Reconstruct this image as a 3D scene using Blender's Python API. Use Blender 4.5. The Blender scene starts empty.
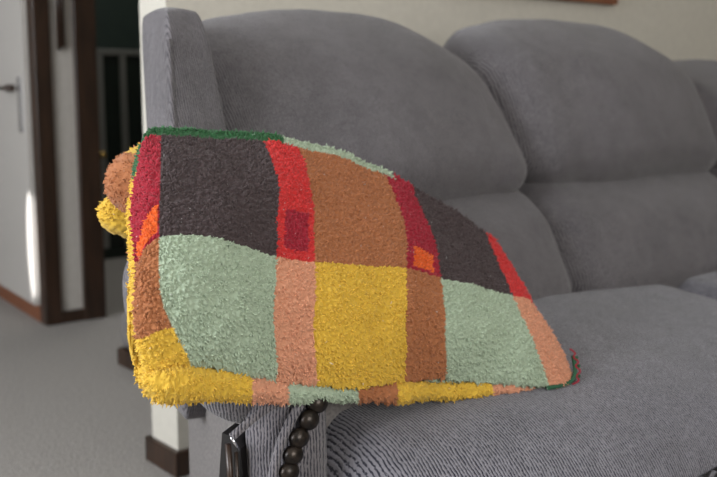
import bpy, bmesh, math, random
import numpy as np
from mathutils import Vector, noise
random.seed(7); rng = np.random.default_rng(7)
S = bpy.context.scene; C = S.collection
rad = math.radians

# ------------------------------------------------------------------ camera
YAW, PITCH, H, F = 51.0, 8.4, 0.85, 1000.0
cam_d = bpy.data.cameras.new('camera'); cam = bpy.data.objects.new('camera', cam_d); C.objects.link(cam)
cam.location = (0, 0, H); cam.rotation_euler = (rad(90 - PITCH), 0, rad(YAW - 90))
cam_d.sensor_width = 36; cam_d.lens = 36 * F / 717; cam_d.clip_start = .02
cam_d.dof.use_dof = True; cam_d.dof.focus_distance = 1.04; cam_d.dof.aperture_fstop = 6.5
S.camera = cam
# ------------------------------------------------------------------ world, daylight and added lamps
w = bpy.data.worlds.new('world'); S.world = w; w.use_nodes = True
wn = w.node_tree; wn.nodes['Background'].inputs[0].default_value = (.75, .85, 1, 1); wn.nodes['Background'].inputs[1].default_value = 1.0
def area_lamp(name, loc, rot, sx, sy, power, col):
    l = bpy.data.lights.new(name, 'AREA'); l.shape = 'RECTANGLE'; l.size = sx; l.size_y = sy; l.energy = power; l.color = col
    o = bpy.data.objects.new(name, l); C.objects.link(o); o.location = loc; o.rotation_euler = rot; return o
area_lamp('daylight_left_window', (-1.95, 1.1, 1.45), (0, rad(-90), 0), 1.3, 1.9, 75, (.95, .97, 1))
area_lamp('daylight_front_window', (.5, -2.35, 1.5), (rad(90), 0, 0), 1.4, 1.3, 46, (1, .97, .92))
area_lamp('daylight_hall_window', (-1.95, 3.1, 1.4), (0, rad(-90), 0), 1.2, .8, 24, (.85, .93, 1))
area_lamp('green_room_fill', (2.2, 4.1, 2.38), (0, 0, 0),   .5, .5, 8, (1, 1, .94))  # added fill lamp without a fixture, brightens the dim green room
sp = bpy.data.lights.new('sun_patch_spot', 'SPOT'); sp.energy = 900; sp.spot_size = rad(9); sp.spot_blend = .25; sp.shadow_soft_size = .01  # added spot in place of low sun, narrowed to a wall patch
S.view_settings.view_transform = 'Standard'; S.view_settings.look = 'None'; S.view_settings.gamma = 1
S.view_settings.use_curve_mapping = False; S.view_settings.exposure = 0.3

# ------------------------------------------------------------------ helpers
ca, sa, cp, sp_ = math.cos(rad(YAW)), math.sin(rad(YAW)), math.cos(rad(PITCH)), math.sin(rad(PITCH))
FW = np.array([ca*cp, sa*cp, -sp_]); RT = np.array([sa, -ca, 0]); UP = np.cross(RT, FW)
def at(x, y, Y):                       # the point of the place seen at photo position x, y that stands Y metres ahead
    d = FW*F + RT*(x-358.5) + UP*(238.5-y); d = d*(Y/d[1]); return np.array([d[0], d[1], d[2]+H])

def obj(name, me, m=None, parent=None, smooth=True):
    if isinstance(me, bmesh.types.BMesh):
        b = me; me = bpy.data.meshes.new(name); bmesh.ops.recalc_face_normals(b, faces=b.faces); b.to_mesh(me); b.free()
    me.name = name
    if smooth: me.polygons.foreach_set('use_smooth', [True]*len(me.polygons))
    o = bpy.data.objects.new(name, me); C.objects.link(o)
    if m: me.materials.append(m)
    if parent: o.parent = parent
    return o
def tag(o, label, cat, group=None):
    o['label'] = label; o['category'] = cat
    if group: o['group'] = group
    return o
def thing(name, label, cat, loc=(0, 0, 0)):
    o = bpy.data.objects.new(name, None); C.objects.link(o); o.location = loc; return tag(o, label, cat)
def struct(o): o['kind'] = 'structure'; return o
def box(x0, x1, y0, y1, z0, z1, bev=0, b=None):
    b = b or bmesh.new(); r = bmesh.ops.create_cube(b, size=1)
    for v in r['verts']: v.co = Vector((x0+(x1-x0)*(v.co.x+.5), y0+(y1-y0)*(v.co.y+.5), z0+(z1-z0)*(v.co.z+.5)))
    if bev:
        es = list({e for v in r['verts'] for e in v.link_edges}); bmesh.ops.bevel(b, geom=es, offset=bev, segments=3, affect='EDGES', profile=.5)
    return b
def cyl(p, q, r, r2=None, seg=20, b=None):
    b = b or bmesh.new(); p = Vector(p); q = Vector(q); d = q-p
    res = bmesh.ops.create_cone(b, cap_ends=True, segments=seg, radius1=r, radius2=r if r2 is None else r2, depth=d.length)
    rot = d.to_track_quat('Z', 'Y').to_matrix()
    for v in res['verts']: v.co = rot @ v.co + (p+q)/2
    return b
def ball(c, r, b=None, u=24, v=16):
    b = b or bmesh.new(); res = bmesh.ops.create_uvsphere(b, u_segments=u, v_segments=v, radius=1)
    for k in res['verts']: k.co = Vector((c[0]+k.co.x*r[0], c[1]+k.co.y*r[1], c[2]+k.co.z*r[2]))
    return b
def tube(pts, r, seg=10, name='piping'):
    cu = bpy.data.curves.new(name, 'CURVE'); cu.dimensions = '3D'; cu.bevel_depth = r; cu.bevel_resolution = 3; cu.use_fill_caps = True
    s = cu.splines.new('NURBS'); s.points.add(len(pts)-1)
    for k, p in enumerate(pts): s.points[k].co = (*p, 1)
    s.use_endpoint_u = True; s.order_u = 3; s.resolution_u = 8
    t = bpy.data.objects.new('t', cu); C.objects.link(t); dg = bpy.context.evaluated_depsgraph_get()
    me = bpy.data.meshes.new_from_object(t.evaluated_get(dg)); bpy.data.objects.remove(t); return me
def pillow(x0, x1, y0, y1, z0, z1, r, bulge=(0, 0, 0), n=34, f=None):
    """a rounded upholstered block: r = edge radii per axis, bulge = how far each face swells"""
    b = bmesh.new(); bmesh.ops.create_cube(b, size=2)
    bmesh.ops.subdivide_edges(b, edges=b.edges[:], cuts=n, use_grid_fill=True)
    c = np.array([(x0+x1)/2, (y0+y1)/2, (z0+z1)/2]); h = np.array([x1-x0, y1-y0, z1-z0])/2; r = np.minimum(np.array(r, float), h*.999)
    for v in b.verts:
        p = np.array(v.co); q = p.copy()
        q = np.sin(p*math.pi/2)*.45+p*.55
        core = np.clip(q*h, -(h-r), h-r); d = (q*h-core)/r
        L = np.linalg.norm(d)
        m = np.abs(d).max()
        if L > 1e-6: d = d*(m/L) if m > 0 else d
        s = core + d*r
        nn = s/h
        for a in range(3):
            o1, o2 = (a+1) % 3, (a+2) % 3
            s[a] += bulge[a]*nn[a]*max(0, 1-nn[o1]**2)*max(0, 1-nn[o2]**2)
        s = s+c
        if f is not None: s = np.array(f(*s))
        v.co = Vector(s)
    return b

# ------------------------------------------------------------------ materials
def mat(name, col, rough=.6, metal=0, spec=.5):
    m = bpy.data.materials.new(name); m.use_nodes = True; p = m.node_tree.nodes['Principled BSDF']
    p.inputs['Base Color'].default_value = (*col, 1); p.inputs['Roughness'].default_value = rough; p.inputs['Metallic'].default_value = metal
    p.inputs['Specular IOR Level'].default_value = spec; return m
def nt(m): return m.node_tree, m.node_tree.nodes, m.node_tree.links, m.node_tree.nodes['Principled BSDF']
def noisy(m, scale, c1, c2, bump=.2, dist=.001, detail=4, stretch=(1, 1, 1)):
    t, N, L, p = nt(m); tc = N.new('ShaderNodeTexCoord'); mp = N.new('ShaderNodeMapping'); mp.inputs['Scale'].default_value = stretch
    L.new(tc.outputs['Object'], mp.inputs[0]); nz = N.new('ShaderNodeTexNoise'); nz.inputs['Scale'].default_value = scale; nz.inputs['Detail'].default_value = detail
    L.new(mp.outputs[0], nz.inputs['Vector']); cr = N.new('ShaderNodeValToRGB'); cr.color_ramp.elements[0].position = .35; cr.color_ramp.elements[1].position = .65
    cr.color_ramp.elements[0].color = (*c1, 1); cr.color_ramp.elements[1].color = (*c2, 1); L.new(nz.outputs[0], cr.inputs[0]); L.new(cr.outputs[0], p.inputs['Base Color'])
    b = N.new('ShaderNodeBump'); b.inputs['Strength'].default_value = bump; b.inputs['Distance'].default_value = dist; L.new(nz.outputs[0], b.inputs['Height']); L.new(b.outputs[0], p.inputs['Normal'])
    return m
def chenille(name, axis=0, period=.0045, c_lo=(.03, .03, .042), c_hi=(.20, .195, .22), rot=(0, 0, 0)):
    """ribbed grey chenille: thin broken dark grooves between raised cords"""
    m = mat(name, c_hi, .9, 0, .15); t, N, L, p = nt(m)
    p.inputs['Sheen Weight'].default_value = .25; p.inputs['Sheen Roughness'].default_value = .4
    tc = N.new('ShaderNodeTexCoord'); mp = N.new('ShaderNodeMapping'); mp.inputs['Rotation'].default_value = rot; L.new(tc.outputs['Object'], mp.inputs[0])
    wob = N.new('ShaderNodeTexNoise'); wob.inputs['Scale'].default_value = 45; wob.inputs['Detail'].default_value = 2; L.new(mp.outputs[0], wob.inputs['Vector'])
    sx = N.new('ShaderNodeSeparateXYZ'); L.new(mp.outputs[0], sx.inputs[0])
    def math_(op, a, b=None, clamp=False):
        n = N.new('ShaderNodeMath'); n.operation = op; n.use_clamp = clamp
        for i, v in enumerate((a, b)):
            if v is None: continue
            if isinstance(v, (int, float)): n.inputs[i].default_value = v
            else: L.new(v, n.inputs[i])
        return n.outputs[0]
    co = sx.outputs[axis]
    w_ = math_('MULTIPLY', math_('SUBTRACT', wob.outputs[0], .5), .0045)
    ph = math_('MULTIPLY', math_('ADD', co, w_), 2*math.pi/period)
    s = math_('SINE', ph)
    h = math_('ADD', math_('MULTIPLY', s, .5), .5)                     # 0 groove .. 1 cord
    st = [1, 1, 1]; 
    mp2 = N.new('ShaderNodeMapping'); sc = [90, 90, 90]; sc[axis] = 240; mp2.inputs['Scale'].default_value = sc; L.new(mp.outputs[0], mp2.inputs[0])
    br = N.new('ShaderNodeTexNoise'); br.inputs['Scale'].default_value = 2.6; br.inputs['Detail'].default_value = 3; L.new(mp2.outputs[0], br.inputs['Vector'])
    hb = math_('ADD', h, math_('MULTIPLY', math_('SUBTRACT', br.outputs[0], .5), 2.3), False)
    cr = N.new('ShaderNodeValToRGB'); E_ = cr.color_ramp.elements; E_[0].position = .1; E_[1].position = .45; E_[0].color = (*c_lo, 1); E_[1].color = (*c_hi, 1)
    L.new(hb, cr.inputs[0])
    big = N.new('ShaderNodeTexNoise'); big.inputs['Scale'].default_value = 7; big.inputs['Detail'].default_value = 3; L.new(tc.outputs['Object'], big.inputs['Vector'])
    mx = N.new('ShaderNodeMix'); mx.data_type = 'RGBA'; mx.blend_type = 'MULTIPLY'; mx.inputs[0].default_value = 1
    bg2 = N.new('ShaderNodeTexNoise'); bg2.inputs['Scale'].default_value = 38; bg2.inputs['Detail'].default_value = 4; L.new(tc.outputs['Object'], bg2.inputs['Vector'])
    v = math_('ADD', math_('ADD', math_('MULTIPLY', big.outputs[0], .5), math_('MULTIPLY', bg2.outputs[0], .45)), .52); cmb = N.new('ShaderNodeCombineColor')
    for i in range(3): L.new(v, cmb.inputs[i])
    L.new(cr.outputs[0], mx.inputs[6]); L.new(cmb.outputs[0], mx.inputs[7]); L.new(mx.outputs[2], p.inputs['Base Color'])
    b1 = N.new('ShaderNodeBump'); b1.inputs['Strength'].default_value = .7; b1.inputs['Distance'].default_value = .0012; L.new(hb, b1.inputs['Height'])
    wr = N.new('ShaderNodeTexNoise'); wr.inputs['Scale'].default_value = 6; wr.inputs['Detail'].default_value = 2; L.new(tc.outputs['Object'], wr.inputs['Vector'])
    b2 = N.new('ShaderNodeBump'); b2.inputs['Strength'].default_value = .5; b2.inputs['Distance'].default_value = .02; L.new(wr.outputs[0], b2.inputs['Height'])
    L.new(b2.outputs[0], b1.inputs['Normal']); L.new(b1.outputs[0], p.inputs['Normal'])
    return m
M = {}
M['seat'] = chenille('grey ribbed chenille', 0, .0040)
M['back'] = chenille('grey ribbed chenille on the backs', 0, .0034, (.06, .056, .062), (.142, .132, .140))
M['arm'] = chenille('grey ribbed chenille on the arm', 0, .0036, (.035, .035, .045), (.18, .168, .18), (0, 0, rad(35)))
M['flat'] = noisy(mat('plain grey upholstery', (.2, .19, .19), .9, 0, .2), 260, (.13, .12, .118), (.2, .186, .178), .3, .0008)
M['wall'] = noisy(mat('off white wall paint', (.7, .67, .6), .75, 0, .3), 60, (.52, .49, .43), (.55, .52, .455), .1, .001)
M['hallwall'] = noisy(mat('cream hall paint', (.6, .56, .5), .6, 0, .3), 40, (.47, .44, .405), (.50, .47, .435), .1, .001)
M['ceil'] = mat('white ceiling paint', (.8, .79, .76), .9)
M['carpet'] = noisy(mat('grey beige carpet', (.3, .28, .26), .95, 0, .1), 160, (.23, .212, .20), (.40, .375, .35), .9, .006, 5)
M['wood'] = noisy(mat('dark brown varnished wood', (.05, .025, .015), .35, 0, .5), 14, (.018, .009, .005), (.042, .020, .011), .05, .001, 5, (6, 6, .5))
M['redwood'] = noisy(mat('reddish brown wood', (.2, .06, .02), .4), 14, (.14, .045, .02), (.24, .08, .03), .05, .001, 5, (.6, 6, 6))
M['green'] = noisy(mat('dark green paint', (.02, .035, .028), .6), 8, (.018, .032, .026), (.024, .04, .032), .05)
M['metal'] = mat('brushed metal', (.42, .43, .42), .35, 1)
M['chrome'] = mat('chrome', (.75, .76, .8), .15, 1)
M['brass'] = mat('brass', (.6, .4, .12), .3, 1)
M['nail'] = noisy(mat('dark bronze nailhead', (.02, .016, .013), .32, .6), 120, (.012, .01, .009), (.035, .026, .02), .2, .0004)
M['lever'] = mat('black plastic', (.012, .011, .011), .3)
M['door'] = mat('cream painted door', (.46, .43, .40), .45)
gl = mat('dark green glass', (.010, .018, .014), .08); M['glass'] = gl
gt, gN, gL, gp = nt(gl); gp.inputs['Transmission Weight'].default_value = .35

# ------------------------------------------------------------------ the room
WY = 1.91; WX = 1.03
TY = 3.5
struct(obj('floor', box(-2.2, 5, -2.6, 7, -.1, 0), M['carpet'], smooth=False))
struct(obj('ceiling', box(-2.2, 5, -2.6, 7, 2.42, 2.52), M['ceil'], smooth=False))
struct(obj('wall_back', box(WX, 5, WY, WY+.12, 0, 2.42), M['wall'], smooth=False))
bb = box(WX-.014, 5, WY-.014, WY+.134, 0, .058, .004)
struct(obj('baseboard_back', bb, M['wood'], smooth=False))
struct(obj('wall_right', box(4.9, 5, -2.6, 7, 0, 2.42), M['wall'], smooth=False))
def wall_with_hole(name, x0, x1, y0, y1, hx, hz, m):       # along X
    b = box(x0, hx[0], y0, y1, 0, 2.42); box(hx[1], x1, y0, y1, 0, 2.42, 0, b); box(hx[0], hx[1], y0, y1, 0, hz[0], 0, b); box(hx[0], hx[1], y0, y1, hz[1], 2.42, 0, b)
    return struct(obj(name, b, m, smooth=False))
wall_with_hole('wall_front', -2.2, 5, -2.6, -2.5, (-.2, 1.2), (.85, 2.15), M['wall'])
b = box(-2.2, -2.1, -2.6, .1, 0, 2.42); box(-2.2, -2.1, 2.05, 2.65, 0, 2.42, 0, b); box(-2.2, -2.1, 3.55, 7, 0, 2.42, 0, b)
box(-2.2, -2.1, .1, 2.05, 0, .8, 0, b); box(-2.2, -2.1, .1, 2.05, 2.1, 2.42, 0, b); box(-2.2, -2.1, 2.65, 3.55, 0, .8, 0, b); box(-2.2, -2.1, 2.65, 3.55, 2.0, 2.42, 0, b)
struct(obj('wall_left', b, M['wall'], smooth=False))
struct(obj('wall_far', box(-2.2, 5, 6.9, 7, 0, 2.42), M['hallwall'], smooth=False))
# window frames (behind the camera and to its left)
def wframe(n, b0):
    struct(obj('window_%d' % n, b0, M['ceil'], smooth=False))
b = box(-.2, 1.2, -2.59, -2.52, .85, .9); box(-.2, 1.2, -2.59, -2.52, 2.1, 2.15, 0, b); box(-.2, -.15, -2.59, -2.52, .9, 2.1, 0, b); box(1.15, 1.2, -2.59, -2.52, .9, 2.1, 0, b); box(.48, .52, -2.59, -2.52, .9, 2.1, 0, b); wframe(1, b)
b = box(-2.18, -2.2, .1, 2.05, .8, .85); box(-2.18, -2.2, .1, 2.05, 2.05, 2.1, 0, b); box(-2.18, -2.2, .1, .15, .85, 2.05, 0, b); box(-2.18, -2.2, 2, 2.05, .85, 2.05, 0, b); box(-2.18, -2.2, 1.05, 1.1, .85, 2.05, 0, b); wframe(2, b)

# hall wall across the passage: trim post, cream strip, doorway to the green room
xl0 = at(45, 325, TY)[0]; xA = at(60, 300, TY)[0]; xB = at(83, 300, TY)[0]; xC = at(104, 300, TY)[0]
struct(obj('wall_hall', box(xl0+.02, xC-.02, TY, TY+.12, 0, 2.42), M['hallwall'], smooth=False))
struct(obj('trim_1', box(xl0, xA, TY-.02, TY+.04, 0, 2.42, .004), M['wood'], smooth=False))
struct(obj('trim_2', box(xB, xC, TY-.02, TY+.04, 0, 2.42, .004), M['wood'], smooth=False))
struct(obj('baseboard_hall', box(xA, xB, TY-.015, TY, 0, .045, .003), M['wood'], smooth=False))
struct(obj('wall_side', box(2.45, 5, TY, TY+.12, 0, 2.42), M['hallwall'], smooth=False))
struct(obj('trim_3', box(2.38, 2.45, TY-.02, TY+.04, 0, 2.42, .004), M['wood'], smooth=False))
# passage wall running back from the first post
def slab(name, p, q, th, z0, z1, m, off=0):
    p = Vector((p[0], p[1], 0)); q = Vector((q[0], q[1], 0)); d = (q-p).normalized(); n = Vector((d.y, -d.x, 0))
    b = bmesh.new(); vs = []
    for z in (z0, z1):
        for a in (p+n*off, q+n*off, q+n*(off+th), p+n*(off+th)): vs.append(b.verts.new((a.x, a.y, z)))
    for f in ((0, 1, 2, 3), (4, 5, 6, 7), (0, 1, 5, 4), (1, 2, 6, 5), (2, 3, 7, 6), (3, 0, 4, 7)): b.faces.new([vs[i] for i in f])
    return obj(name, b, m, smooth=False)
pA = (xl0+.02, TY+.04); pB = (xl0+.20, 5.6)
struct(slab('wall_passage', pA, pB, .05, 0, 2.42, M['hallwall']))
struct(slab('baseboard_passage', pA, pB, .015, 0, .06, M['redwood'], -.015))
struct(obj('wall_green', box(xl0+.3, 5, 5.3, 5.4, 0, 2.42), M['green'], smooth=False))
struct(slab('wall_greenside', (xC-.03, TY+.14), (xC+.1, 5.3), .04, 0, 2.42, M['green'], -.0))
# door on the passage wall
dd = Vector((pB[0]-pA[0], pB[1]-pA[1], 0)).normalized()
def on(pd, off, z): n = Vector((dd.y, -dd.x, 0)); return Vector((pA[0], pA[1], z)) + dd*pd - n*off
d0, d1 = on(.02, 0, 0), on(.85, 0, 0)
door = struct(slab('door_1', (d0.x, d0.y), (d1.x, d1.y), .03, .065, 2.03, M['door'], -.03))
hb = cyl(on(.16, .03, .86), on(.16, .06, .86), .014); cyl(on(.16, .055, .86), on(.25, .06, .86), .008, b=hb)
hd = obj('door_handle', hb, M['wood'], door); hd['label'] = 'dark lever handle'
pl = slab('latch_plate', tuple(on(.06, 0, 0))[:2], tuple(on(.10, 0, 0))[:2], .006, .70, .90, M['chrome'], -.037); pl.parent = door; pl['label'] = 'bright metal latch plate'

# added spot standing in for sunlight on the passage wall
spo = bpy.data.objects.new('sun_patch_spot', sp); C.objects.link(spo)

# ------------------------------------------------------------------ sofa
sofa = thing('reclining_sofa', 'large grey ribbed reclining sofa along the cream wall with a blanket over its arm', 'sofa')
X0, X1, X2, X3 = .748, 1.40, 2.02, 2.7
def lean(z, z0=.66, k=.57): return max(0, z-z0)*k
def headrest(x0, x1, ztop, seed):
    def f(x, y, z):
        t = (z-.66)/(ztop-.66); u = (x-x0)/(x1-x0)
        if seed < 2: x += max(0, y+lean(z)-1.36)*.62*max(0, 1-u*1.8)
        y += lean(z)+.02*math.sin(7*z+seed)
        z -= (.05 if u < .5 else .13)*max(0, abs(u-.5)*2-.30)**2*max(0, t)
        w = noise.noise(Vector((x*5+seed, z*4, y*3)))*.014+.010*max(0, noise.noise(Vector((x*22+seed, z*5, 1.1))))*max(0, t-.3)+noise.noise(Vector((x*16+seed, z*7, y*6)))*.004
        if t > .75: y += .014*math.sin(x*38+seed)*(t-.75)
        return x, y+w, z+w*.5
    return pillow(x0, x1, 1.165, 1.40, .665, ztop, (.075, .10, .085), (.012, .045, .02), f=f)
obj('head_cushion', headrest(X0+.004, X1+.012, .972, 1.3), M['back'], sofa)
obj('head_cushion', headrest(X1+.004, X2+.012, .980, 4.1), M['back'], sofa)
obj('head_cushion', headrest(X2+.004, X3, .908, 8.2), M['back'], sofa)
def lumbar(x0, x1, seed):
    def f(x, y, z):
        t = (z-.47)/.21; y -= .11*max(0, 1-t)**1.3-.02
        w = noise.noise(Vector((x*5+seed, z*6, y*4)))*.010
        return x, y+w, z
    return pillow(x0, x1, 1.16, 1.42, .44, .69, (.07, .11, .09), (.008, .04, .01), f=f)
for a, b_, s in ((X0-.02, X1+.012, 2.2), (X1+.004, X2+.012, 5.5), (X2+.004, X3, 9.1)):
    obj('back_cushion', lumbar(a, b_, s), M['back'], sofa)
def seat(x0, x1, y0, crown, seed, corner=0):
    def f(x, y, z):
        u = (x-x0)/(x1-x0); v = (1.2-y)/(1.2-y0)
        if corner: y += corner*max(0, 1-u/.45)**2*max(0, v)**2
        z += (.070*(1-min(max(v, 0), 1))-.025) if z > .38 else 0
        z += 0; z += crown*math.sin(math.pi*min(max(u, 0), 1))**.7*max(0, 1-(2*v-1)**2) if z > .38 else 0
        w = noise.noise(Vector((x*6+seed, y*6, z*3)))*.007
        return x, y+w*.5, z+w
    return pillow(x0, x1, y0, 1.2, .22, .467, (.05, .16, .085), (.01, .0, .006), n=44, f=f)
SX = 1.64
obj('seat_cushion', seat(.665, SX, .66, .010, 3.3, .11), M['seat'], sofa)
obj('seat_cushion', seat(SX+.006, 2.2, .66, .004, 6.6), M['seat'], sofa)
obj('seat_cushion', seat(2.26, X3, .66, .015, 11.6), M['seat'], sofa)
# footrest panels under the seats and their piping
for a, b_ in ((.86, SX), (SX+.006, 2.2), (2.26, X3)):
    obj('footrest_panel', pillow(a, b_, .64, .74, .08, .36, (.03, .04, .05), (0, .01, 0), n=16), M['seat'], sofa)
pp = [(x, .662-.006, .345) for x in np.linspace(.95, X3, 14)]
obj('piping', tube(pp, .0055), M['arm'], sofa)
obj('base_frame', box(.86, X3, .80, 1.4, .03, .3, .01), M['flat'], sofa)
obj('back_shell', pillow(X0+.22, X3, 1.36, 1.50, .06, .9, (.04, .05, .06), n=16, f=lambda x, y, z: (x, y+lean(z, .5, .45), z)), M['flat'], sofa)
# side bolster of the back (its outer face flares toward the rear)
def wing_f(x, y, z):
    t = (x-.60)/(.755-.60); xl = .640+(y-1.17)*.30+lean(z, .66, .35)*.45; xr = .752
    xx = xl+(xr-xl)*t
    ln_ = lean(z, .66, .35); y += ln_
    w = noise.noise(Vector((x*7, z*6, y*5)))*.006-.006*max(0, noise.noise(Vector((x*6, z*26, 2.2))))**.7
    return xx+w*.5, y+w, z
wing = obj('side_bolster', pillow(.60, .755, 1.17, 1.36, .40, .962, (.016, .022, .06), (.002, .008, .01), f=wing_f), M['back'], sofa)
pts = []
for z in np.linspace(.60, .92, 14):
    x, y, zz = wing_f(.602, 1.172, z); pts.append((x+.001, y-.001, zz))
obj('piping', tube(pts, .004), M['back'], sofa)
# arm: padded roll over a side panel with a curved front post
def arm_f(x, y, z):
    w = noise.noise(Vector((x*9, y*7, z*7)))*.006
    z2 = z+w-(.03*max(0, 1-(y-.875)/.12)*(.60-z)/.105 if z < .60 else 0)
    return x+w+max(0, y-.90)*.27*(1 if x < .61 else .15), y, z2
arm = obj('arm', pillow(.50, .715, .875, 1.27, .495, .68, (.09, .075, .08), (.008, .01, .008), f=arm_f), M['arm'], sofa)
def side_f(x, y, z):
    t = (x-.56)/(.72-.56); xl = .574+(y-.90)*.38
    return xl+(.80-xl+.02)*t, y, z
obj('side_panel', pillow(.56, .72, .905, 1.36, .05, .58, (.025, .03, .03), n=18, f=side_f), M['flat'], sofa)
def post_f(x, y, z):
    t = max(0, (z-.40)/.2); x2 = x-.012*t*t*(1 if x < .64 else .3)
    return x2, y, z
obj('arm_front', pillow(.575, .668, .862, .93, .05, .60, (.045, .035, .05), (.004, .012, .0), n=24, f=post_f), M['arm'], sofa)
# roll edge folds on the arm front
obj('piping', tube([tuple(at(x, y, .858)) for x, y in ((232, 437), (246, 424), (262, 412), (275, 404), (290, 398))], .0045), M['arm'], sofa)
obj('piping', tube([tuple(at(x, y, .85)) for x, y in ((300, 404), (288, 425), (278, 450), (272, 478), (270, 510))], .0055), M['arm'], sofa)
# nailheads down the inner edge of the arm front
for x, y in ((318, 403), (309, 420), (299, 438), (293, 455), (289, 472), (286, 489), (284, 506), (283, 523)):
    c = at(x, y, .846); nb = ball(c, (.0125, .009, .0115)); obj('nailhead', nb, M['nail'], sofa)
# recliner lever in its dark recess on the side
def P(x, y, Y): return tuple(at(x, y, Y))
lv = bmesh.new(); zs = []
outl = [(222, 433), (230, 436), (240, 449), (243, 478), (240, 520), (226, 520), (219, 478)]
f0 = [lv.verts.new(P(x, y, .905+(245-x)*.0012-.012)) for x, y in outl]; f1 = [lv.verts.new(Vector(P(x, y, .905+(245-x)*.0012-.012))+Vector((.03, .02, 0))) for x, y in outl]
lv.faces.new(f0); lv.faces.new(f1[::-1])
for i in range(len(outl)): j = (i+1) % len(outl); lv.faces.new((f0[i], f0[j], f1[j], f1[i]))
pb = obj('lever_plate', lv, M['lever'], sofa, smooth=False); pb['label'] = 'black recliner lever plate'
obj('lever', cyl(P(228, 444, .898), P(233, 520, .898), .0035, b=cyl(P(236, 452, .896), P(239, 520, .896), .0022)), M['wood'], pb)
obj('lever_edge', cyl(P(231, 437, .888), P(239, 450, .888), .0016), M['chrome'], pb)
for x, y in ((.82, .84), (2.5, .84), (.82, 1.4), (2.5, 1.4)): obj('foot', box(x-.025, x+.025, y-.025, y+.025, 0, .05, .004), M['wood'], sofa)

# ------------------------------------------------------------------ blanket
COL = dict(dark=(.068, .048, .050), mint=(.41, .50, .37), salmon=(.70, .33, .20), yellow=(.74, .47, .055), terra=(.42, .16, .065), red=(.62, .035, .035),
           crim=(.36, .016, .035), orange=(.78, .13, .02), green=(.035, .13, .05))
def pick(u, k):
    """colour of the cloth at column u, row k (k 0..4 runs down the front)"""
    if k > 12.2 or k < 0: k = 0 if k < 0 else k
    c = int(min(max(math.floor(u), 0), 6)); fu = u-c
    if 4 <= k < 5.6 and c >= 1: k = 3.9
    if 4 <= k < 6: 
        return ['yellow', 'yellow', 'salmon', 'mint', 'terra', 'yellow', 'salmon'][c]
    if k >= 6:                      # over the top and down behind
        if k > 11.55:
            return 'green' if u < 2.65 else ('mint' if u < 4.3 else ['terra', 'crim', 'dark', 'red'][min(max(int(u)-3, 0), 3)])
        if k > 10.8 and u < 2.2: return 'mint'
        return ['yellow', 'terra', 'mint', 'mint', 'terra', 'dark', 'red'][c]
    if c == 0:
        if u < -.03: return 'yellow' if k > .5 else 'green'
        if k < 2:
            if .12 < fu < .96 and 1.78-.42*fu < k < 2.0-.10*fu: return 'orange'
            return 'crim'
        if k > 3.30+.1*fu: return 'yellow'
        return 'terra'
    if k < 2:
        if c == 2 and 1.38 < k < 1.86 and .12 < fu < .88: return 'crim'
        if c == 2: return 'red'
        if c == 4: return 'orange' if (1.56 < k < 1.93 and .16 < fu < .86) else 'crim'
        return {1: 'dark', 3: 'terra', 5: 'dark', 6: 'red'}[c]
    return {1: 'mint', 2: 'salmon', 3: 'yellow', 4: 'terra', 5: 'mint', 6: 'salmon'}[c]
# columns: five photo points down the front face with their depth
cols = [
 (-.12, [(133, 162), (129, 210), (129, 262), (133, 315), (147, 372)], [1.00, .945, .905, .885, .868]),
 (0, [(141, 141), (132, 205), (131, 262), (135, 318), (149, 382)], [.99, .93, .885, .868, .858]),
 (1, [(162, 134), (161, 180), (160, 236), (163, 300), (190, 361)], [.99, .92, .872, .852, .848]),
 (1.5, [(215, 136), (217, 182), (214, 238), (216, 305), (234, 368)], [.99, .915, .862, .838, .842]),
 (2, [(264, 139), (277, 182), (278, 256), (276, 320), (277, 377)], [.985, .92, .862, .838, .842]),
 (3, [(298, 146), (312, 190), (316, 262), (315, 325), (317, 380)], [.98, .92, .862, .836, .84]),
 (3.5, [(345, 158), (359, 204), (363, 266), (361, 327), (362, 383)], [.975, .92, .862, .834, .836]),
 (4, [(385, 176), (402, 217), (407, 268), (406, 325), (405, 376)], [.97, .915, .862, .836, .842]),
 (5, [(415, 193), (432, 232), (443, 277), (446, 328), (447, 376)], [.955, .91, .862, .834, .84]),
 (5.5, [(452, 215), (468, 250), (478, 287), (490, 335), (498, 379)], [.94, .905, .860, .828, .826]),
 (6, [(487, 240), (500, 266), (513, 296), (532, 340), (549, 383)], [.925, .893, .856, .822, .808]),
 (6.7, [(503, 257), (517, 276), (530, 300), (553, 344), (567, 382)], [.925, .898, .862, .828, .806]),
 (7, [(510, 267), (524, 286), (537, 308), (560, 350), (573, 380)], [.935, .910, .874, .838, .812])]
ZA, ZS = .694, .497
loops = []; us = []
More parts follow.
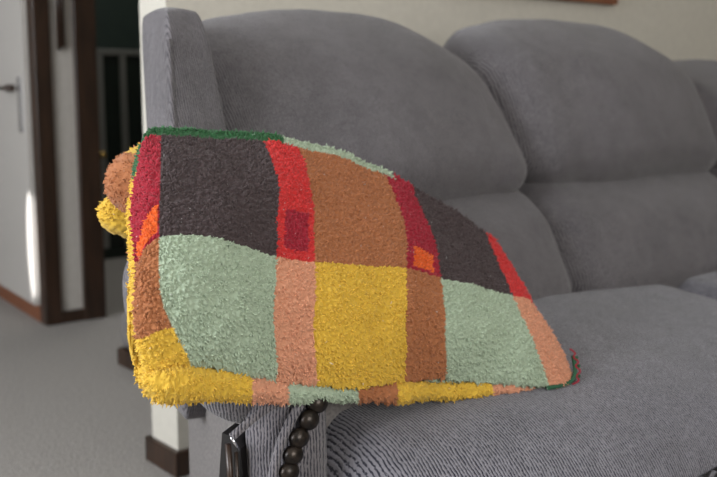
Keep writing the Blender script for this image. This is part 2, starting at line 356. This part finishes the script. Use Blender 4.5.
for u, pts, Ys in cols:
    front = [at(x, y, Y) for (x, y), Y in zip(pts, Ys)]
    top = front[0]; bot = front[4]; X = top[0]
    arm_w = 1/(1+math.exp((X-.755)/.012))
    zu = ZS+(ZA-ZS)*arm_w
    thick = max(.05, 1-max(0, u-5)/2.3)
    yb = top[1]+.22*thick
    zt = top[2]
    zin = max(min(zu, zt-.02), ZS-.002)
    r = .012
    loop = front+[bot+np.array([0, .010, -.003*thick-.001]), bot+np.array([0, .03 if arm_w > .5 else .05, .004]),
                  np.array([bot[0], (bot[1]+.035) if arm_w > .5 else bot[1]+.08, zin*.6+bot[2]*.4 if arm_w > .5 else zin]),
                  np.array([X, (top[1]+yb)/2-.03, zin]), np.array([X, yb-.02, zin+.002]), np.array([X, yb, (zin+zt)/2-.005]),
                  np.array([X+.005, yb-.05*thick, zt-.022*thick]), top+np.array([.004, .020*thick+.006, .0045+.001*thick])]
    fl_ = .55*max(0, 1-max(u, 0)/3.5)
    for q_ in range(5, 13): loop[q_][0] += max(0, loop[q_][1]-max(top[1], bot[1]+.02) if q_ > 7 else 0)*fl_
    loops.append(loop); us.append(u)
loops = np.array(loops); us = np.array(us); K = loops.shape[1]
# shift k so that the last control (index K-1 = 12) lies just above row 0
def catmull(P0, P1, P2, P3, t): return .5*((2*P1)+(-P0+P2)*t+(2*P0-5*P1+4*P2-P3)*t*t+(-P0+3*P1-3*P2+P3)*t**3)
def pchip_cols(A, xs, xq):
    # monotone-ish cubic hermite in u with finite-difference tangents
    n = len(xs); m = np.zeros_like(A)
    for i in range(n):
        a, b_ = max(i-1, 0), min(i+1, n-1); m[i] = (A[b_]-A[a])/(xs[b_]-xs[a])
    out = []
    for x in xq:
        i = min(max(np.searchsorted(xs, x)-1, 0), n-2); h = xs[i+1]-xs[i]; t = (x-xs[i])/h
        out.append((2*t**3-3*t*t+1)*A[i]+(t**3-2*t*t+t)*h*m[i]+(-2*t**3+3*t*t)*A[i+1]+(t**3-t*t)*h*m[i+1])
    return np.array(out)
uq = []
for i in range(len(us)-1):
    L_ = np.linalg.norm(loops[i+1][2]-loops[i][2]); n = max(4, int(L_/.0012)); uq += list(np.linspace(us[i], us[i+1], n, endpoint=False))
uq.append(us[-1]); uq = np.array(uq)
G = pchip_cols(loops, us, uq)                         # nu x K x 3
rows = []; kq = []
for k in range(K):
    L_ = np.linalg.norm(loops[4][(k+1) % K]-loops[4][k]); n = max(4, int(L_/(.0012 if (k < 6 or k > 10) else .006)))
    for t in np.linspace(0, 1, n, endpoint=False):
        rows.append(catmull(G[:, (k-1) % K], G[:, k], G[:, (k+1) % K], G[:, (k+2) % K], t)); kq.append(k+t)
V = np.stack(rows, 1); kq = np.array(kq)              # nu x nk x 3
# soft undulations of the folded cloth
nu, nk = V.shape[:2]
verts = []; cols_v = []
def wobble(p, u, k):
    q = Vector(p)
    d = noise.noise(q*14)*.0045+noise.noise(q*34)*.0018
    return d
idx = np.arange(nu*nk).reshape(nu, nk)
flat = V.reshape(-1, 3)
faces = []
for i in range(nu-1):
    a = idx[i]; b_ = idx[i+1]; a2 = np.roll(a, -1); b2 = np.roll(b_, -1)
    faces.append(np.stack([a, a2, b2, b_], 1))
faces = np.concatenate(faces)
meta = [(uq[i], kq[j]) for i in range(nu) for j in range(nk)]
verts = [tuple(v) for v in flat]; fl = [tuple(f) for f in faces]
names = [pick(u+.0*0, k) for u, k in meta]
# end caps: rounded left end, closed tip
def cap(ring, outward, colr, steps=12):
    base = np.array([verts[i] for i in ring]); c = base.mean(0); prev = list(ring)
    for s in range(1, steps+1):
        a = s/steps*math.pi/2; sc = math.cos(a)**.8 if s < steps else 0
        if s == steps:
            verts.append(tuple(c+outward)); names.append(colr(c)); ci = len(verts)-1
            for i in range(len(prev)): fl.append((prev[i], ci, prev[(i+1) % len(prev)]) if True else None)
        else:
            cur = []
            for i, p in enumerate(base):
                q = c+(p-c)*sc+outward*math.sin(a); verts.append(tuple(q)); names.append(colr(q)); cur.append(len(verts)-1)
            for i in range(len(prev)):
                j = (i+1) % len(prev); fl.append((prev[i], cur[i], cur[j], prev[j]))
            prev = cur
cap(list(idx[0]), np.array([.002, .004, 0]), lambda p: 'yellow' if p[1] < .955 else 'terra')
cap(list(idx[-1]), np.array([.006, .0, -.002]), lambda p: 'salmon' if p[2] < .6 else 'red', 5)
def roll(path, rads, colr, seg=36, closed_end=True, flatz=1.0, step=.0018):
    """a soft fold of the cloth: a closed round body along a path"""
    path = np.array(path); n = len(path); xs = np.arange(n, dtype=float)
    L_ = sum(np.linalg.norm(path[i+1]-path[i]) for i in range(n-1)); q = np.linspace(0, n-1, max(8, int(L_/step)))
    A = np.concatenate([path, np.array(rads)[:, None]], 1); R_ = pchip_cols(A, xs, q); prev = None
    for i, r in enumerate(R_):
        c = r[:3]; rr = max(r[3], .001)
        if i < 6: rr *= math.sin((i+.6)/6.6*math.pi/2)
        if i > len(R_)-7: rr *= math.sin((len(R_)-i-.4)/6.6*math.pi/2)
        d = (R_[min(i+1, len(R_)-1)]-R_[max(i-1, 0)])[:3]; d /= np.linalg.norm(d); up = np.array([0, 0, 1.]); s_ = np.cross(d, up); s_ /= np.linalg.norm(s_); up = np.cross(s_, d)
        cur = []
        for a in np.linspace(0, 2*math.pi, seg, endpoint=False):
            p = c+s_*math.cos(a)*rr*1.0+up*math.sin(a)*rr*flatz; verts.append(tuple(p)); names.append(colr(p, i/(len(R_)-1), a)); cur.append(len(verts)-1)
        if prev:
            for j in range(seg): fl.append((prev[j], prev[(j+1) % seg], cur[(j+1) % seg], cur[j]))
        else:
            fl.append(tuple(cur[::-1]))
        prev = cur
    fl.append(tuple(prev))
def under_col(p, t, a):
    px = 358.5+F*np.dot(p-np.array([0, 0, H]), RT)/np.dot(p-np.array([0, 0, H]), FW)
    for lim, c in ((252, 'yellow'), (289, 'salmon'), (359, 'mint'), (397, 'terra'), (492, 'yellow'), (536, 'salmon'), (900, 'green')):
        if px < lim: return c
lowpts = [(149, 374, .868, .010), (160, 382, .858, .0165), (180, 384, .854, .0185), (215, 385, .852, .0175), (255, 389, .850, .0135), (300, 393, .850, .0115), (350, 393, .850, .0115), (395, 391, .850, .0115),
          (440, 391, .85, .0115), (480, 389, .840, .010), (520, 387, .828, .0075), (566, 383, .816, .005)]
roll([at(x, y, Y) for x, y, Y, r in lowpts], [r for *_, r in lowpts], under_col, seg=44)
# mint sliver folded between the two layers on the right
roll([at(x, y, .853) for x, y in ((425, 380), (460, 383), (500, 386), (530, 386))], [.004, .008, .007, .003], lambda p, t, a: 'mint', seg=20)
# the rolled folds behind, seen past the left end of the blanket
def rcol(p, t, a): return 'terra'
def r2(p, t, a): return 'mint' if .10 < t < .20 else ('terra' if t >= .20 else 'yellow')
def fold(cx, cy, cz, rx, ry, rz, colr, tilt=0):
    n1, n2 = 60, 60; base = len(verts)
    for i in range(n1+1):
        th = math.pi*i/n1
        for j in range(n2):
            ph = 2*math.pi*j/n2; lx = -math.cos(th); ly = math.sin(th)*math.cos(ph); lz = math.sin(th)*math.sin(ph)
            lx2 = math.copysign(abs(lx)**.75, lx)
            p = np.array([cx+rx*lx2, cy+ry*ly, cz+rz*lz+tilt*ly]); verts.append(tuple(p)); names.append(colr(lx, ly, lz))
    for i in range(n1):
        for j in range(n2):
            a = base+i*n2+j; b_ = base+i*n2+(j+1) % n2; fl.append((a, b_, b_+n2, a+n2))
cA = at(131, 186, 1.05); cB = at(122, 211, 1.12)
fold(cA[0]+.082, 1.055, cA[2]+.004, .107, .055, .050, lambda x, y, z: 'yellow' if (z > .72 and y < .3) else 'terra')
fold(cB[0]+.078, 1.105, cB[2]-.002, .113, .045, .037, lambda x, y, z: 'terra' if z < -.9 else ('mint' if -.66 < x < -.54 else ('yellow' if x < -.6 else 'terra')))

me = bpy.data.meshes.new('throw_blanket'); me.from_pydata(verts, [], fl); me.update()
bm = bmesh.new(); bm.from_mesh(me); bmesh.ops.recalc_face_normals(bm, faces=bm.faces); bm.to_mesh(me); bm.free()
nv = len(me.vertices); co = np.zeros(nv*3); me.vertices.foreach_get('co', co); co = co.reshape(-1, 3); no = np.zeros(nv*3); me.vertices.foreach_get('normal', no); no = no.reshape(-1, 3)
disp = np.empty(nv); plat = np.empty(nv)
for i in range(nv):
    q = Vector(co[i]); big = noise.noise(q*13)*.005+noise.noise(q*31)*.0022
    qq = q*185+noise.noise_vector(q*120)*.8; d = noise.voronoi(qq, distance_metric='DISTANCE')[0]; disp[i] = big+(pl_ := min(1, (d[1]-d[0])/.30))*.0036+noise.noise(q*420)*.0006-.0022; plat[i] = pl_
rgb = np.array([COL[n] for n in names])
co2 = co+no*disp[:, None]
me.vertices.foreach_set('co', co2.ravel())
# pile: short bent tufts growing out of the cloth, part of the same mesh
tri_area = []; me.calc_loop_triangles(); me.update()
T = np.zeros(len(me.loop_triangles)*3, dtype=np.int64); me.loop_triangles.foreach_get('vertices', T); T = T.reshape(-1, 3)
A_, B_, C_ = co2[T[:, 0]], co2[T[:, 1]], co2[T[:, 2]]; ar = np.linalg.norm(np.cross(B_-A_, C_-A_), axis=1)/2
cen = (A_+B_+C_)/3
vis = (cen[:, 1] < 1.0) | (cen[:, 2] > .70)
ar = ar*vis*(.04+plat[T].mean(1)**2); NT = 80000
pickt = rng.choice(len(T), NT, p=ar/ar.sum()); r1, r2_ = rng.random(NT), rng.random(NT); s1 = np.sqrt(r1)
w0, w1, w2 = 1-s1, s1*(1-r2_), s1*r2_
pb_ = A_[pickt]*w0[:, None]+B_[pickt]*w1[:, None]+C_[pickt]*w2[:, None]
nn_ = no[T[pickt, 0]]; 
clump = np.array([noise.noise_vector(Vector(p)*120) for p in pb_])
dirn = nn_+clump*.9+rng.normal(0, .45, (NT, 3)); dirn /= np.linalg.norm(dirn, axis=1)[:, None]
side = np.cross(dirn, rng.normal(0, 1, (NT, 3))); side /= np.linalg.norm(side, axis=1)[:, None]; side2 = np.cross(dirn, side)
ln = (.0010+rng.random(NT)**3*.0032)[:, None]; wd = (.00055+rng.random(NT)*.0003)[:, None]
bend = (rng.normal(0, 1, (NT, 3))*.0008)+np.array([0, 0, -.0004])
ring = []
for s, k, wm in ((0, 0, 1.0), (1, .6, 1.05)):
    for a in (0, 2*math.pi/3, 4*math.pi/3):
        ring.append(pb_-nn_*.0005*(1-s)+dirn*ln*k+side*wd*wm*math.cos(a)+side2*wd*wm*math.sin(a)+bend*.3*s)
tip = pb_+dirn*ln+bend
tv = np.stack(ring+[tip], 1).reshape(-1, 3)
base = np.arange(NT)[:, None]*7+nv
fq = np.concatenate([base+np.array([[0, 1, 4, 3]]), base+np.array([[1, 2, 5, 4]]), base+np.array([[2, 0, 3, 5]])])
ft = np.concatenate([base+np.array([[3, 4, 6]]), base+np.array([[4, 5, 6]]), base+np.array([[5, 3, 6]])])
allv = np.concatenate([co2, tv]); allf = [tuple(p.vertices) for p in me.polygons]+[tuple(f) for f in fq.tolist()]+[tuple(f) for f in ft.tolist()]
# each tuft takes the colour of the cloth it grows from
nrm = np.argmax(np.stack([w0, w1, w2]), 0); tcol = rgb[T[pickt, nrm]]; var = 1+rng.normal(0, .10, (NT, 1)); lint = rng.random(NT) < .004
tcol = tcol*var; tcol[lint] = tcol[lint]*.5+.3
allc = np.concatenate([rgb*.8, np.repeat(tcol, 7, 0)])  # cloth under the tufts darkened in its colour, as shade inside the pile
bpy.data.meshes.remove(me)
me = bpy.data.meshes.new('throw_blanket'); me.from_pydata(allv.tolist(), [], allf); me.update()
ca_ = me.color_attributes.new('cloth_colour', 'FLOAT_COLOR', 'POINT'); ca_.data.foreach_set('color', np.concatenate([np.clip(allc, 0, 1), np.ones((len(allc), 1))], 1).ravel())
mb = mat('woven fleece colours', (1, 1, 1), 1, 0, 0); t_, N_, L_n, p_ = nt(mb); at_ = N_.new('ShaderNodeAttribute'); at_.attribute_name = 'cloth_colour'
L_n.new(at_.outputs['Color'], p_.inputs['Base Color']); p_.inputs['Sheen Weight'].default_value = .12; p_.inputs['Sheen Roughness'].default_value = .7
M['blanket'] = mb
blanket = obj('throw_blanket', me, mb)
tag(blanket, 'fuzzy colour-block throw blanket folded over the left arm of the grey sofa', 'blanket')
# green overlocked edge with red zigzag thread at the right tip
ed = [at(x, y, Y) for x, y, Y in ((548, 388, .806), (560, 386, .806), (571, 382, .806), (575, 375, .810), (575, 365, .818), (573, 356, .826))]
e = obj('hem', tube([tuple(p) for p in ed], .0028), mat('green wool edge', (.02, .09, .045), .9), blanket); e['label'] = 'dark green hem'
zz = [(570, 349), (577, 353), (572, 357), (580, 362), (574, 366), (582, 371), (575, 376), (581, 381), (573, 384)]
z_ = obj('zigzag_stitch', tube([tuple(at(x, y, .826-(y-349)*.0007)) for x, y in zz], .0011), mat('crimson thread', (.3, .012, .03), .8), blanket); z_['label'] = 'crimson zigzag stitching'
for x, y, Y in ((576, 358, .826), (578, 366, .818), (578, 376, .810)):
    obj('hem_tuft', ball(at(x, y, Y), (.0035, .003, .0028)), bpy.data.materials['green wool edge'], e)

# ------------------------------------------------------------------ things around
c = at(617, 5, WY-.02); x1 = c[0]; z0 = c[2]; x0 = x1-.72
pic = thing('picture_frame', 'reddish wooden picture frame hanging on the wall above the sofa', 'picture', ((x0+x1)/2, WY, z0))
def rel(o): o.matrix_parent_inverse = pic.matrix_world.inverted(); return o
def part(name, me_, m, root, **k):
    o = obj(name, me_, m, None, **k); o.parent = root; o.location = -Vector(root.location); return o
b = box(x0, x1, WY-.025, WY-.001, z0, z0+.035, .003); box(x0, x1, WY-.025, WY-.001, z0+.5, z0+.535, .003, b); box(x0, x0+.035, WY-.025, WY-.001, z0+.035, z0+.5, .003, b); box(x1-.035, x1, WY-.025, WY-.001, z0+.035, z0+.5, .003, b)
part('frame', b, M['redwood'], pic, smooth=False); part('picture_mat', box(x0+.035, x1-.035, WY-.012, WY-.002, z0+.035, z0+.5), M['door'], pic, smooth=False)

a0 = at(57, 50, TY-.015); hang = thing('wall_hanging', 'narrow dark wooden hanging on the cream strip between the door posts', 'wall hanging', (a0[0]+.02, TY, a0[2]))
aw = at(64, 50, TY-.015)[0]-a0[0]
for k in range(2):
    xx = a0[0]+aw*(.6*k)
    part('tube', cyl((xx+.006, TY-.02, a0[2]+.012*k), (xx+.006, TY-.02, a0[2]+.36), .0075), M['wood'], hang)
part('hanger', box(a0[0]-.008, a0[0]+aw+.012, TY-.028, TY-.001, a0[2]+.35, a0[2]+.375, .003), M['wood'], hang, smooth=False)

f0 = at(118, 374, 2.72); f0[0] += .06; fs = thing('footstool', 'low grey upholstered footstool on a dark base in the hall beyond the sofa arm', 'footstool', (f0[0]+.2, 2.78, 0))
fx = f0[0]
part('cushion', pillow(fx, fx+.42, 2.72, 2.84, .055, .175, (.03, .03, .03), (.0, .0, .01), n=14), M['flat'], fs)
part('base', box(fx-.003, fx+.423, 2.715, 2.845, 0, .055, .006), M['wood'], fs, smooth=False)

CY = 4.7
cab = thing('display_cabinet', 'dark green cabinet with a metal rail and glass doors in the dim room', 'cabinet', (2.5, CY+.2, 0))
zt = at(110, 49, CY)[2]; zb = at(110, 55, CY)[2]
cx0, cx1 = at(96, 60, CY)[0]-.02, at(96, 60, CY)[0]+.95
part('body', box(cx0, cx1, CY+.02, CY+.45, 0, zt, .004), M['green'], cab, smooth=False)
part('top_rail', box(cx0, cx1+.01, CY-.012, CY+.02, zb, zt, .003), M['metal'], cab, smooth=False)
for px in (97, 120, 142, 164):
    xx = at(px, 90, CY)[0]; dr = part('door_frame', box(xx, xx+.035, CY-.008, CY+.02, .06, zb, .003), M['metal'], cab, smooth=False)
for px, qx in ((97, 120), (120, 142), (142, 164)):
    xa, xb = at(px, 90, CY)[0]+.035, at(qx, 90, CY)[0]
    part('glass_door', box(xa, xb, CY+.004, CY+.016, .06, zb), M['glass'], cab, smooth=False)
kb = at(103, 155, CY-.02); part('knob', ball(kb, (.016, .016, .016)), M['brass'], cab)
# aim the added spot and squeeze it into a sun patch on the passage wall
tgt = on(.035, .03, .85-.155*3.6); spo.location = (-1.2, 3.2, 1.3); dv = tgt-spo.location
spo.rotation_euler = dv.to_track_quat('-Z', 'Y').to_euler(); spo.scale = (.24, .9, 1)
